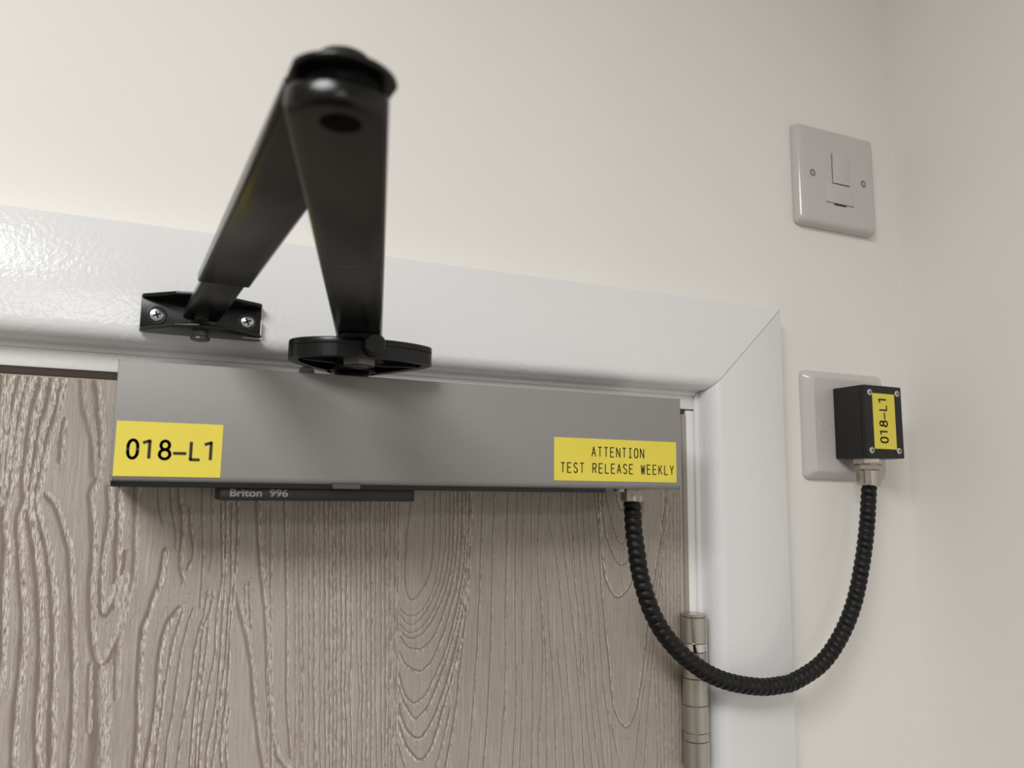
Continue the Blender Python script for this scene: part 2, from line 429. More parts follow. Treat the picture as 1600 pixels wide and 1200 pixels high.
(5,50,[3151,0,3151,551,3119,810,3121,1066,3157,1364,3168,1729,3137,2084,3139,2281,3147,3081]),
(5,50,[3208,0,3208,550,3190,750,3248,933,3284,1176,3320,1521,3355,1890,3390,2311,3456,3108]),
(5,50,[3290,0,3290,549,3296,842,3354,1224,3406,1600,3441,1971,3467,2320,3526,3118]),
(5,50,[3325,0,3325,549,3344,843,3406,1226,3459,1604,3476,1974,3528,2328,3644,3120]),
(5,50,[3180,1068,3208,1440,3244,1808,3263,2296,3294,3095]),
(5,50,[3129,1111,3174,1438,3193,1731,3197,2288,3203,3088]),
(5,50,[3406,0,3406,547,3424,921,3468,1304,3503,1681,3528,2052,3580,2334,3725,3121]),
(5,50,[3451,0,3451,547,3477,999,3512,1306,3547,1685,3564,1909,3615,2338,3709,3132]),
(5,50,[3370,0,3370,548,3388,997,3433,1453,3445,1751]),
(5,50,[3268,1591,3312,1886,3330,2304,3364,3103]),
(5,50,[3496,0,3496,546,3513,922,3558,1186,3584,1461,3600,1763,3652,2065,3677,2346,3748,3143]),
(8,80,[3541,0,3541,546,3586,845,3594,1156,3629,1464,3655,1692,3680,1964,3724,2057,3787,2135,3853,2025,3892,1862,3932,1636,3954,1420,4005,1201,4079,850,4124,538,4124,0]),
(9,100,[3578,0,3578,545,3595,845,3621,1126,3667,1220,3721,1281,3796,1225,3844,1149,3904,848,3927,541,3927,0]),
(7,90,[3606,0,3606,545,3623,814,3677,972,3751,1071,3807,1022,3857,848,3889,541,3889,0]),
(6,70,[3634,0,3634,545,3670,735,3743,934,3790,879,3830,687,3841,542,3841,0]),
(8,80,[3708,0,3708,544,3754,703,3773,655,3793,543,3793,0]),
(5,50,[3600,1808,3644,1990,3688,2157,3731,2352,3903,3133]),
(5,50,[3735,3159,3849,2367,3889,2088,3949,1791,3990,1562,4033,1250,4076,1012,4164,538,4164,0]),
(5,50,[3848,3173,3922,2376,3955,2020,4008,1641,4051,1330,4107,931,4154,538,4154,0]),
(4,60,[4008,1641,4017,1873,4025,2102,4028,2388,4036,3188]),
(4,60,[4036,1643,4046,1875,4054,2105,4056,2392,4062,3192]),
(4,60,[4086,0,4086,539,4086,1331,4088,1879,4086,2396,4083,3196]),
(4,60,[4128,0,4128,538,4117,1333,4119,1881,4117,2399,4114,3199]),
(4,60,[4160,0,4160,538,4149,1334,4150,1884,4147,2403,4142,3203]),
(4,60,[4192,0,4192,537,4180,1336,4181,1886,4178,2407,4173,3207]),
(4,60,[4224,0,4224,537,4212,1337,4212,1889,4208,2410,4202,3210]),
(4,60,[4249,0,4249,537,4235,1338,4235,1891,4232,2413,4227,3213]),
]

def wood():
    m = bpy.data.materials.new('limed_oak'); m.use_nodes = True
    nt = m.node_tree; N = nt.nodes; Lk = nt.links; b = N['Principled BSDF']
    b.inputs['Roughness'].default_value = .55
    b.inputs['Specular IOR Level'].default_value = .3
    tc = N.new('ShaderNodeTexCoord')
    def noise(sx, sz, scale, det=2, rough=.5):
        mp = N.new('ShaderNodeMapping'); mp.inputs['Scale'].default_value = (sx, 1, sz)
        Lk.new(tc.outputs['Object'], mp.inputs['Vector'])
        n = N.new('ShaderNodeTexNoise'); n.inputs['Scale'].default_value = scale
        n.inputs['Detail'].default_value = det; n.inputs['Roughness'].default_value = rough
        Lk.new(mp.outputs[0], n.inputs['Vector']); return n.outputs['Fac']
    def math_(op, a, c=None, clamp=False):
        n = N.new('ShaderNodeMath'); n.operation = op; n.use_clamp = clamp
        for i, s in enumerate((a, c)):
            if s is None: continue
            if isinstance(s, (int, float)): n.inputs[i].default_value = s
            else: Lk.new(s, n.inputs[i])
        return n.outputs[0]
    def smooth(v, lo, hi):
        n = N.new('ShaderNodeMapRange'); n.interpolation_type = 'SMOOTHSTEP'
        n.inputs['From Min'].default_value = lo; n.inputs['From Max'].default_value = hi
        Lk.new(v, n.inputs['Value']); return n.outputs[0]
    def mix(f, a, c):
        n = N.new('ShaderNodeMix'); n.data_type = 'RGBA'
        if isinstance(f, float): n.inputs[0].default_value = f
        else: Lk.new(f, n.inputs[0])
        for i, s in ((6, a), (7, c)):
            if isinstance(s, tuple): n.inputs[i].default_value = s
            else: Lk.new(s, n.inputs[i])
        return n.outputs[2]
    q = N.new('ShaderNodeAttribute'); q.attribute_name = 'grain_side'
    fl = N.new('ShaderNodeAttribute'); fl.attribute_name = 'grain_fleck'
    qn = math_('ADD', q.outputs['Fac'], math_('MULTIPLY', math_('SUBTRACT', noise(350, 60, 1, 3), .5), 1.1))
    aq = math_('ABSOLUTE', qn)
    inside = math_('SUBTRACT', 1.0, smooth(aq, .75, 1.15))
    dark = math_('SUBTRACT', 1.0, smooth(math_('ABSOLUTE', math_('ADD', qn, .8)), .15, 1.0))
    base = mix(noise(7, 1.2, 4, 3), srgb(162, 153, 143), srgb(182, 174, 164))
    base = mix(math_('MULTIPLY', smooth(noise(1100, 55, 1, 2), .42, .66), .42), base, srgb(150, 139, 128))
    base = mix(math_('MULTIPLY', math_('SUBTRACT', 1.0, smooth(aq, .7, 2.0)), .30), base, srgb(158, 144, 131))
    base = mix(math_('MULTIPLY', smooth(noise(820, 22, 1, 3, .6), .52, .66), .38), base, srgb(206, 200, 190))
    f = fl.outputs['Fac']
    c = mix(math_('MULTIPLY', math_('MULTIPLY', inside, f), .55), base, srgb(152, 137, 126))
    c = mix(math_('MULTIPLY', dark, math_('ADD', math_('MULTIPLY', f, .3), .45)), c, srgb(122, 106, 94))
    wn = smooth(noise(1800, 210, 1, 3, .6), .45, .54)
    wm = math_('MULTIPLY', math_('MULTIPLY', wn, inside), math_('MULTIPLY', f, smooth(qn, -.6, .15)))
    c = mix(math_('MULTIPLY', wm, .9), c, srgb(222, 217, 208))
    dn = smooth(noise(2100, 170, 1, 2), .54, .64)
    dm = math_('MULTIPLY', math_('MULTIPLY', dn, inside), f)
    c = mix(math_('MULTIPLY', dm, .75), c, srgb(112, 96, 86))
    Lk.new(c, b.inputs['Base Color'])
    h = math_('SUBTRACT', wm, math_('MULTIPLY', dark, .8))
    bp = N.new('ShaderNodeBump'); bp.inputs['Strength'].default_value = .12; bp.inputs['Distance'].default_value = .0003
    Lk.new(h, bp.inputs['Height']); Lk.new(bp.outputs[0], b.inputs['Normal'])
    return m
M_WOOD = wood()
def door_leaf():
    ux = np.concatenate([np.linspace(DX0+.001, -.548, 60), np.arange(-.547, DX1-.0009, .00062), [DX1-.0008]])
    vz = np.concatenate([[DT-.0008], np.arange(DT-.0015, -.535, -.0010), np.linspace(-.5365, -FLOOR+.007, 80)])
    X, Z = np.meshgrid(ux, vz)
    best = np.full(X.shape, 9.0); side = np.full(X.shape, 3.0); fleck = np.zeros(X.shape)
    U = (X + .54)*1e4; V = (-.2475 - Z)*1e4
    rr = random.Random(8)
    for wd, fk, co in GRAIN:
        P = np.array(co, float).reshape(-1, 2)
        # smooth the traced line and let it tremble a little
        for it in range(2):
            a = P[:-1]*.75 + P[1:]*.25; b_ = P[:-1]*.25 + P[1:]*.75
            P = np.vstack([P[:1], np.stack([a, b_], 1).reshape(-1, 2), P[-1:]])
        bx0, bx1 = P[:, 0].min()-wd*30, P[:, 0].max()+wd*30
        by0, by1 = P[:, 1].min()-wd*30, P[:, 1].max()+wd*30
        i0, i1 = np.searchsorted(ux, [bx0/1e4-.54, bx1/1e4-.54])
        j0, j1 = np.searchsorted(-vz, [by0/1e4+.2475, by1/1e4+.2475])
        if i1 <= i0 or j1 <= j0: continue
        u = U[j0:j1, i0:i1]; v = V[j0:j1, i0:i1]
        D = np.full(u.shape, 1e9); Sd = np.zeros(u.shape)
        for (ax, ay), (bx, by) in zip(P, P[1:]):
            dx, dy = bx-ax, by-ay; L2 = dx*dx+dy*dy
            if L2 < 1e-6: continue
            t = np.clip(((u-ax)*dx+(v-ay)*dy)/L2, 0, 1)
            px, py = u-ax-t*dx, v-ay-t*dy
            d = np.hypot(px, py); sgn = np.sign(px*dy - py*dx)
            m = d < D
            D[m] = d[m]; Sd[m] = sgn[m]
        if P[-1, 1] < P[0, 1]: Sd = -Sd
        qd = D/(wd+1.0)
        m = qd < best[j0:j1, i0:i1]
        best[j0:j1, i0:i1][m] = qd[m]; side[j0:j1, i0:i1][m] = np.clip(qd*Sd, -3, 3)[m]
        fleck[j0:j1, i0:i1][m] = fk/100
    nx, nz = len(ux), len(vz)
    off = Vector(door.location)
    co = np.stack([X-off.x, np.full(X.shape, DY-off.y), Z+FLOOR-off.z], -1).reshape(-1, 3)
    idx = np.arange(nx*nz).reshape(nz, nx)
    q = np.stack([idx[:-1, :-1], idx[1:, :-1], idx[1:, 1:], idx[:-1, 1:]], -1).reshape(-1, 4)
    # close the slab: small edge round, sides and back
    ring_i = np.concatenate([idx[0, :], idx[1:, -1], idx[-1, -2::-1], idx[-2:0:-1, 0]])
    n0 = len(co); extra = []; faces = []
    cx, cz = (DX0+DX1)/2-off.x, (DT-FLOOR)/2+FLOOR-off.z
    def grow(p, d, y): return (p[0]+math.copysign(d, p[0]-cx)*(1 if abs(abs(p[0]-cx)-(DX1-DX0)/2) < .003 else 0), y-off.y, p[2]+(d if p[2] > cz+.5 else 0))
    for y, d in ((DY+.0008, .0008), (.0440, .0008)):
        for i in ring_i: extra.append(grow(co[i], d, y))
    n = len(ring_i); r0 = [int(i) for i in ring_i]; r1 = [n0+i for i in range(n)]; r2 = [n0+n+i for i in range(n)]
    for A, B in ((r0, r1), (r1, r2)):
        for i in range(n):
            k = (i+1) % n
            faces.append((A[i], A[k], B[k], B[i]))
    faces.append(tuple(r2))
    me = bpy.data.meshes.new('door_leaf')
    me.from_pydata([tuple(c) for c in co.tolist()] + extra, [], q.tolist() + faces)
    for nm, arr in (('grain_side', side), ('grain_fleck', fleck)):
        at = me.attributes.new(nm, 'FLOAT', 'POINT')
        vals = np.concatenate([arr.reshape(-1), np.full(len(extra), 3.0 if nm == 'grain_side' else 0.0)])
        at.data.foreach_set('value', vals.astype(np.float32))
    me.materials.append(M_WOOD)
    me.validate(); me.update()
    o = bpy.data.objects.new('door_leaf', me); COL.objects.link(o); o.parent = door
    return o
door_leaf()
# seals let into the frame: a taupe strip in the hinge side gap, a brown strip above the door
bm = bmesh.new(); prism(bm, roundpoly([(-.1124, -FLOOR+.01), (JX1-.0001, -FLOOR+.01), (JX1-.0001, -.2470), (-.1124, -.2470)], [0, 0, .0025, 0]), 'y', .0006, .02)
structure(finish(bm, 'trim_7', M_SEAL), 'narrow taupe seal strip in the hinge side gap')
bm = bmesh.new(); box(bm, JX0, JX1-.001, .0012, .03, DT+.0004, HB-.0001); structure(finish(bm, 'trim_8', M_DARKSEAL), 'dark brown seal strip in the gap above the door')

# ------------------------------------------------------------------ hinge
hx, hy, hr = -.1120, -.0086, .0088
hinge = thing('butt_hinge', 'brushed steel butt hinge on the right edge of the oak door', 'hinge', (hx, hy, -.4885))
zs = [-.3868, -.3888, -.4060, -.4119, -.4292, -.4468, -.4643, -.4700, -.4874, -.4890]
kinds = ['pin_cap', 'knuckle', 'bearing_ring', 'knuckle', 'knuckle', 'knuckle', 'bearing_ring', 'knuckle', 'pin_cap']
for i, k in enumerate(kinds):
    bm = bmesh.new()
    rr = hr - (.0002 if k == 'bearing_ring' else 0)
    if i == 0: rr = hr-.0001
    lathe(bm, (hx, hy, 0), (0, 0, 1), [(0, zs[i+1]+.00012), (rr-.0004, zs[i+1]+.00012), (rr, zs[i+1]+.0004), (rr, zs[i]-.0004), (rr-.0004, zs[i]-.00006), (0, zs[i]-.00006)], 40)
    o = finish(bm, k, M_POLISH if i == 2 else M_STEEL, hinge)
    if i == 2: o['label'] = 'polished chrome bearing ring'
bm = bmesh.new(); box(bm, -.1128, -.1112, hy, .032, -.4880, -.3875); finish(bm, 'hinge_leaf', M_STEEL, hinge)
bm = bmesh.new()
for a, b_ in ((-.3885, -.4090), (-.4285, -.4468), (-.4645, -.4870)):
    box(bm, -.1170, -.1129, -.0004, .0000, b_, a)
finish(bm, 'leaf_gap_shade', M_SLOT_SHADE, hinge)  # thin strips on the door face, painting the shaded gaps beside the knuckles

# ------------------------------------------------------------------ door closer
CX0, CX1, CZ0, CZ1, CY = -.4770, -.1572, -.3022, -.2448, -.0600
closer = thing('door_closer', 'grey box overhead door closer with black folding arm, at the top of the door', 'door closer', (-.317, -.03, CZ0))
# cover: folded sheet shell, open towards the door and underneath
t = .0012
bm = bmesh.new()
def shell_section(x):
    return None
pro = [(-.004, CZ1), (CY+.0012, CZ1), (CY+.0004, CZ1-.0003), (CY, CZ1-.0012), (CY, CZ0+.0030), (CY+.0007, CZ0+.0011), (CY+.0022, CZ0), (CY+.0085, CZ0), (CY+.0085, CZ0+t), (CY+.0030, CZ0+t), (CY+t, CZ0+.0032), (CY+t, CZ1-t), (-.004, CZ1-t)]
prism(bm, pro, 'x', CX0, CX1, .0009, 2)
box(bm, CX0, CX0+t, -.004, CY+.0006, CZ0+.0004, CZ1-.0004, .0003, 1)
box(bm, CX1-t, CX1, -.004, CY+.0006, CZ0+.0004, CZ1-.0004, .0003, 1)
cover = finish(bm, 'cover', M_COVER, closer, 40)
# body inside, showing as a black strip underneath
bm = bmesh.new(); box(bm, CX0+.0005, -.2107, CY+.0025, -.0001, -.3047, CZ1-.003, .0004)
finish(bm, 'body', M_BODY, closer)
bm = bmesh.new(); box(bm, -.2107, CX1-.002, -.016, -.0002, CZ0+.006, CZ1-.003, .0004)
finish(bm, 'back_plate', M_COVER, closer)
bm = bmesh.new(); box(bm, -.4281, -.3287, -.0550, -.0080, -.3108, -.3040, .0007)
npl = finish(bm, 'name_plate', M_BODY, closer)
npl['label'] = 'black block under the closer with grey lettering'
# lettering Briton 996
cu = bpy.data.curves.new('lettering', 'FONT'); cu.body = 'Briton  996'; cu.size = .0048; cu.extrude = 0; cu.offset = .00012
to = bpy.data.objects.new('lettering_source', cu); COL.objects.link(to)
bpy.context.view_layer.update()
me = bpy.data.meshes.new_from_object(to.evaluated_get(bpy.context.evaluated_depsgraph_get()))
bpy.data.objects.remove(to)
xs = [v.co.x for v in me.vertices]; ys = [v.co.y for v in me.vertices]
kx = .0279/(max(xs)-min(xs)); kz = .0039/(max(ys)-min(ys))
bm = bmesh.new(); bm.from_mesh(me); bpy.data.meshes.remove(me)
for v in bm.verts: v.co = Vector((-.4234+(v.co.x-min(xs))*kx, -.05512, -.3089+(v.co.y-min(ys))*kz))
finish(bm, 'lettering', M_GREYINK, npl)
bm = bmesh.new(); prism(bm, [(-.3745, CZ0+.0005), (-.3735, -.3045), (-.3600, -.3045), (-.3590, CZ0+.0005)], 'y', -.0595, -.0572, .0003, 1); finish(bm, 'latch_tab', M_TAB, closer)
bm = bmesh.new(); cyl(bm, (-.1842, -.030, 0), (0, 0, 1), .0038, -.3044, CZ0+.008, .0006, 24); finish(bm, 'cover_screw', M_ZINC, closer)
bm = bmesh.new(); lathe(bm, (-.3885, -.050, 0), (0, 0, 1), [(0, -.2405), (.0020, -.2405), (.0036, -.2415), (.0040, -.2428), (.0040, CZ1-.003), (0, CZ1-.003)], 24); finish(bm, 'adjuster_cap', M_COVER, closer)

# stickers on the cover
def put_front(y):
    return lambda a, b_: (a, y, b_)
def sticker(parent, x0, x1, z0, z1, y):
    bm = bmesh.new(); box(bm, x0, x1, y-.00016, y+.00005, z0, z1, .00005, 1)
    return finish(bm, 'sticker', M_YEL, parent)
st = sticker(closer, -.4756, -.4287, -.29985, -.2740, CY)
st['label'] = 'yellow sticker reading 018–L1 at the left end of the cover'
def code(put, x, z, s=1.0):
    bm = bmesh.new(); h = .0100*s; th = .00142*s
    for ch, a, wd in (('0', .7, 4.1), ('1', 6.7, 4.2), ('8', 14.3, 4.6), ('-', 20.3, 5.8), ('L', 27.7, 4.6), ('1', 33.9, 4.2)):
        strokes(bm, ch, x + a*.001*s, z + th/2, wd*.001*s, h-th, th, put)
    return bm
finish(code(put_front(CY-.00026), -.4708, -.2921), 'lettering', M_INK, st)
st = sticker(closer, -.2467, -.1611, -.2979, -.2727, CY)
st['label'] = 'yellow sticker with two lines of black capitals at the right end of the cover'
bm = bmesh.new()
for text, x, z in (('ATTENTION', -.2219, -.2836), ('TEST RELEASE WEEKLY', -.2426, -.2934)):
    for i, ch in enumerate(text):
        if ch != ' ':
            strokes(bm, ch, x + i*.00424 + .0003, z + .0003, .00255, .0056, .00066, put_front(CY-.00026))
finish(bm, 'lettering', M_INK, st)

# spindle, fan plate, bolt
bm = bmesh.new(); lathe(bm, (-.3605, -.030, 0), (0, 0, 1), [(0, CZ1-.02), (.0095, CZ1-.02), (.0095, -.2405), (.0112, -.2385), (.0112, -.2330), (0, -.2330)], 32); finish(bm, 'spindle', M_BLACK, closer)
fan = [(-.3640, -.0860), (-.3470, -.0848), (-.3330, -.0795), (-.3268, -.0725), (-.3300, -.0560), (-.3470, -.0240), (-.3575, -.0150), (-.3680, -.0215), (-.3880, -.0390), (-.3990, -.0570), (-.3985, -.0700), (-.3880, -.0800), (-.3770, -.0843)]
fan = [(p.x, p.y) for p in catmull([(x, y, 0) for x, y in fan[-2:] + fan + fan[:2]], 5)[10:-10]][:-1]
bm = bmesh.new()
prism(bm, fan, 'z', -.2335, -.2290, .0008, 2)
lathe(bm, (-.3605, -.030, 0), (0, 0, 1), [(.0150, -.2336), (.0140, -.2388), (.0090, -.2388)], 32)
lathe(bm, (-.3640, -.0690, 0), (0, 0, 1), [(.0125, -.2336), (.0118, -.2386), (0, -.2386)], 32)
# raised rim and ribs below, leaving the arc shaped hollows
def inset(poly, d):
    c = Vector((sum(p[0] for p in poly)/len(poly), sum(p[1] for p in poly)/len(poly)))
    out = []
    for i in range(len(poly)):
        p = Vector(poly[i]); a = Vector(poly[i-1]); b_ = Vector(poly[(i+1) % len(poly)])
        tn = (b_-a).normalized(); nn = Vector((-tn.y, tn.x))
        if nn.dot(c-p) < 0: nn = -nn
        out.append(tuple(p+nn*d))
    return out
ins = inset(fan, .0050)
n = len(fan)
for i in range(n):
    k = (i+1) % n
    a, b_, c_, d_ = fan[i], fan[k], ins[k], ins[i]
    lo = [bm.verts.new((q[0], q[1], -.2388)) for q in (a, b_, c_, d_)]; hi = [bm.verts.new((q[0], q[1], -.2320)) for q in (a, b_, c_, d_)]
    bm.faces.new(lo[::-1])
    bm.faces.new((lo[0], lo[1], hi[1], hi[0])); bm.faces.new((lo[2], lo[3], hi[3], hi[2]))
for s in (-1, 1):
    ribp = [(-.3630+s*.006, -.0560), (-.3630+s*.030, -.0625), (-.3630+s*.030, -.0655), (-.3630+s*.006, -.0600)]
    prism(bm, ribp, 'z', -.2388, -.2330)
fanp = finish(bm, 'arm_plate', M_BLACK, closer, 40)
bm = bmesh.new(); cyl(bm, (-.3340, -.0690, 0), (0, 0, 1), .0022, -.2370, -.2330, .0003, 16); o = finish(bm, 'plate_screw', M_ZINC, fanp)
bm = bmesh.new(); cyl(bm, (-.3652, -.0710, 0), (0, 0, 1), .0090, -.2412, -.2370, .0006, 6, .3); cyl(bm, (-.3652, -.0710, 0), (0, 0, 1), .0045, -.2420, -.2412, .0004, 24)
o = finish(bm, 'pivot_nut', M_DULL, closer, 25); o['label'] = 'bare steel hex nut under the black plate'
bm = bmesh.new(); lathe(bm, (-.3624, -.0780, -.2331), (0, -1, 0), [(0, 0), (.0034, 0), (.0034, .0095), (.0050, .0098), (.0056, .0106), (.0056, .0148), (.0050, .0154), (0, .0154)], 8, PI/8)
finish(bm, 'lock_bolt', M_BLACK, closer, 25)
# main arm, flat bar from pivot to elbow
def bar(p0, p1, w0, w1, z0, z1, r0, r1, bev):
    """flat bar with rounded ends; r: end bulge radius"""
    p0, p1 = Vector(p0), Vector(p1); d = (p1-p0).normalized(); nn = Vector((-d.y, d.x))
    pts = []
    def cap(p, w_, r, sgn):
        h = w_/2; r = max(r, h); a = math.asin(min(1, h/r)); c = p - d*sgn*math.sqrt(max(0, r*r-h*h))
        return [c + r*(math.cos(t)*d*sgn + math.sin(t)*nn*sgn) for t in [(-a + 2*a*k/14) for k in range(15)]]
    pts = cap(p1, w1, r1, 1) + cap(p0, w0, r0, -1)
    bm = bmesh.new(); prism(bm, [(q.x, q.y) for q in pts], 'z', z0, z1, bev, 3)
    return bm
elbow = Vector((-.4216, -.3040))
finish(bar((-.3655, -.0690), (-.4232, -.3070), .0240, .0222, -.2260, -.2192, .012, .0128, .0020), 'main_arm', M_ARM, closer, 40)
bm = bmesh.new(); cyl(bm, (-.3652, -.0710, 0), (0, 0, 1), .0125, -.2292, -.2258, .0005, 32); finish(bm, 'pivot_boss', M_BLACK, closer)
bm = bmesh.new()
lathe(bm, (-.4218, -.3046, 0), (0, 0, 1), [(0, -.22612), (.0040, -.22612), (.0046, -.22602), (.0046, -.2255), (0, -.2255)], 32)
o = finish(bm, 'rivet_hole_shade', M_HOLE_SHADE, closer)  # flat disc, coloured black for the shade in the rivet hole
bm = bmesh.new(); prism(bm, [(-.4006, -.1956), (-.3953, -.1980), (-.3953, -.1973), (-.4006, -.1949)], 'z', -.22604, -.2259); finish(bm, 'scratch', mat('scratch_grey', srgb(110, 108, 100), .5), closer)
# elbow joint
bm = bmesh.new(); cyl(bm, (elbow.x, elbow.y, 0), (0, 0, 1), .0080, -.2194, -.2170, .0002, 32); finish(bm, 'elbow_washer', M_BLACK, closer)
bm = bmesh.new(); lathe(bm, (elbow.x, elbow.y, 0), (0, 0, 1), [(0, -.2160), (.0066, -.2160), (.0066, -.2120), (.0058, -.2108), (.0042, -.2102), (0, -.2100)], 40); finish(bm, 'elbow_rivet', M_BLACK, closer)
# forearm: outer sleeve with a flattened rounded end, inner bar sliding in it
foot = Vector((-.4415, -.0340)); dirf = (elbow-foot).normalized()
step = Vector((-.4350, -.1150))
tip = Vector((-.4216, -.3087))
bm = bar(step, elbow-dirf*.010, .0218, .0222, -.2176, -.2122, 2.0, .02, .0018)
bm2 = bar(step+dirf*.12, tip, .0222, .0228, -.2172, -.2157, .2, .0122, .0006)
join(bm, bm2)
finish(bm, 'forearm', M_ARM, closer, 40)
finish(bar(foot, step+dirf*.06, .0180, .0180, -.2172, -.2130, .0095, .2, .0010), 'slide_bar', M_ARM, closer, 40)
# shoe bracket on the architrave
ay = -.0180
bm = bmesh.new()
box(bm, -.4712, -.4103, ay-.0022, ay, -.2228, -.2032, .0006)
def flange(pts, z0, z1):
    prism(bm, roundpoly(pts, .004, 5), 'z', z0, z1, .0005)
flange([(-.4712, ay), (-.4712, -.0225), (-.4550, -.0415), (-.4420, -.0470), (-.4290, -.0430), (-.4103, -.0300), (-.4103, ay)], -.2236, -.2216)
flange([(-.4712, ay), (-.4712, -.0215), (-.4550, -.0350), (-.4420, -.0380), (-.4290, -.0350), (-.4103, -.0255), (-.4103, ay)], -.2052, -.2032)
shoe = finish(bm, 'shoe_bracket', M_BLACK, closer, 40)
def pozi(c, axis, r, parent, name, m, slot=M_SLOT_SHADE, h=.0012):
    bm = bmesh.new(); lathe(bm, c, axis, [(0, -.002), (r*.7, -.002), (r, 0), (r*.92, h*.55), (r*.6, h*.95), (0, h)], 28)
    ax = Vector(axis).normalized(); u = Vector((math.cos(.4), 0, math.sin(.4))) if abs(ax.y) > .5 else Vector((math.cos(.4), math.sin(.4), 0)); v = ax.cross(u)
    for d, e in ((u, v), (v, u)):
        t_ = bmesh.new(); bmesh.ops.create_cube(t_, size=1)
        c0 = Vector(c)+ax*h*.9
        for q in t_.verts: q.co = c0 + d*q.co.x*r*1.1 + e*q.co.y*r*.26 + ax*q.co.z*h*.5
        for f in t_.faces: f.material_index = 1  # cross coloured dark for the shade in its recess
        join(bm, t_)
    return finish(bm, name, [m, slot], parent)
for x, z in ((-.4633, -.2140), (-.4176, -.2132)):
    bm = bmesh.new(); lathe(bm, (x, ay-.0022, z), (0, -1, 0), [(.0036, .0002), (.0043, .0004), (.0050, .0002), (.0050, 0), (.0036, 0)], 32); finish(bm, 'screw_seat', M_BLACK, shoe)
    pozi((x, ay-.0023, z), (0, -1, 0), .0037, shoe, 'bracket_screw', M_ZINC)
bm = bmesh.new(); lathe(bm, (foot.x, foot.y, 0), (0, 0, 1), [(0, -.2283), (.0042, -.2283), (.0049, -.2277), (.0048, -.2266), (.0038, -.2260), (.0038, -.2120), (.0050, -.2116), (0, -.2112)], 32)
finish(bm, 'pivot_pin', M_DULL, shoe)
bm = bmesh.new(); cyl(bm, (foot.x, foot.y, 0), (0, 0, 1), .0072, -.2217, -.2182, .0004, 32); finish(bm, 'pivot_washer', M_BLACK, shoe)
bm = bmesh.new(); box(bm, -.4106, -.41015, -.0222, -.0192, -.2205, -.2120); box(bm, -.4200, -.4101, -.0302, -.0288, -.2241, -.2235); o = finish(bm, 'paint_smear', M_CHIP, shoe)
o['label'] = 'white paint smear on the end of the bracket'

# ------------------------------------------------------------------ flexible door loop
loop = thing('flexible_door_loop', 'black ribbed flexible cable conduit looping from the closer to the box', 'cable', (-.0850, -.0400, -.4370))
PATH = [(-0.1746,-0.0300,-0.3107), (-0.1753,-0.0315,-0.3181), (-0.1754,-0.0330,-0.3302), (-0.1745,-0.0343,-0.3410), (-0.1734,-0.0356,-0.3533), (-0.1704,-0.0367,-0.3660), (-0.1659,-0.0377,-0.3787), (-0.1589,-0.0384,-0.3908), (-0.1516,-0.0389,-0.3994), (-0.1456,-0.0391,-0.4052), (-0.1363,-0.0391,-0.4122), (-0.1222,-0.0388,-0.4205), (-0.1040,-0.0383,-0.4272), (-0.0800,-0.0375,-0.4319), (-0.0620,-0.0364,-0.4324), (-0.0484,-0.0351,-0.4313), (-0.0226,-0.0336,-0.4220), (-0.0023,-0.0319,-0.4057), (0.0141,-0.0301,-0.3843), (0.0263,-0.0281,-0.3578), (0.0358,-0.0261,-0.3287), (0.0429,-0.0240,-0.2973), ]

raw = catmull(PATH, 14)
pts, Ltot = resample(raw, .00048)
bm = bmesh.new(); R0, SEG, PITCH = .0058, 22, .0051
rings = []
nrm = Vector((0, -1, 0)); s = 0.0
for i, p in enumerate(pts):
    if i: s += (p-pts[i-1]).length
    tg = (pts[min(i+1, len(pts)-1)]-pts[max(i-1, 0)]).normalized()
    nrm = (nrm - tg*nrm.dot(tg)).normalized(); bn = tg.cross(nrm)
    ring = []
    for k in range(SEG):
        th = 2*PI*k/SEG
        ph = (s/PITCH + k/SEG) % 1.0
        r = R0*(.74 + .26*max(0, math.sin(PI*ph))**.38)
        ring.append(bm.verts.new(p + r*(math.cos(th)*nrm + math.sin(th)*bn)))
    rings.append(ring)
for A, B in zip(rings, rings[1:]):
    for k in range(SEG): bm.faces.new((A[k], A[(k+1) % SEG], B[(k+1) % SEG], B[k]))
bm.faces.new(rings[0][::-1]); bm.faces.new(rings[-1])
finish(bm, 'ribbed_sleeve', M_RUB, loop, 60)
bm = bmesh.new(); cyl(bm, (-.1746, -.030, 0), (0, 0, 1), .0074, -.3098, CZ0+.012, .0004, 6, PI/6); cyl(bm, (-.1746, -.030, 0), (0, 0, 1), .0067, -.3102, -.3098+.004, .0004, 32)
o = finish(bm, 'ferrule', M_NICKEL, loop, 25); o['label'] = 'nickel ferrule under the grey cover'
gx, gy = .0428, -.0240
bm = bmesh.new(); cyl(bm, (gx, gy, 0), (0, 0, 1), .0087, -.2966, -.2848, .0005, 40)
o = finish(bm, 'ferrule', M_NICKEL, loop); o['label'] = 'nickel ferrule under the black box'
bm = bmesh.new(); cyl(bm, (gx, gy, 0), (0, 0, 1), .0098, -.2848, -.2806, .0005, 6, .2); cyl(bm, (gx, gy, 0), (0, 0, 1), .0080, -.2808, -.2796, .0002, 32)
finish(bm, 'gland_nut', M_NICKEL, loop, 25)
bm = bmesh.new(); cyl(bm, (gx, gy, 0), (0, 0, 1), .0108, -.2797, -.2758, .0005, 6, .5); finish(bm, 'gland_collar', M_NICKEL, loop, 25)

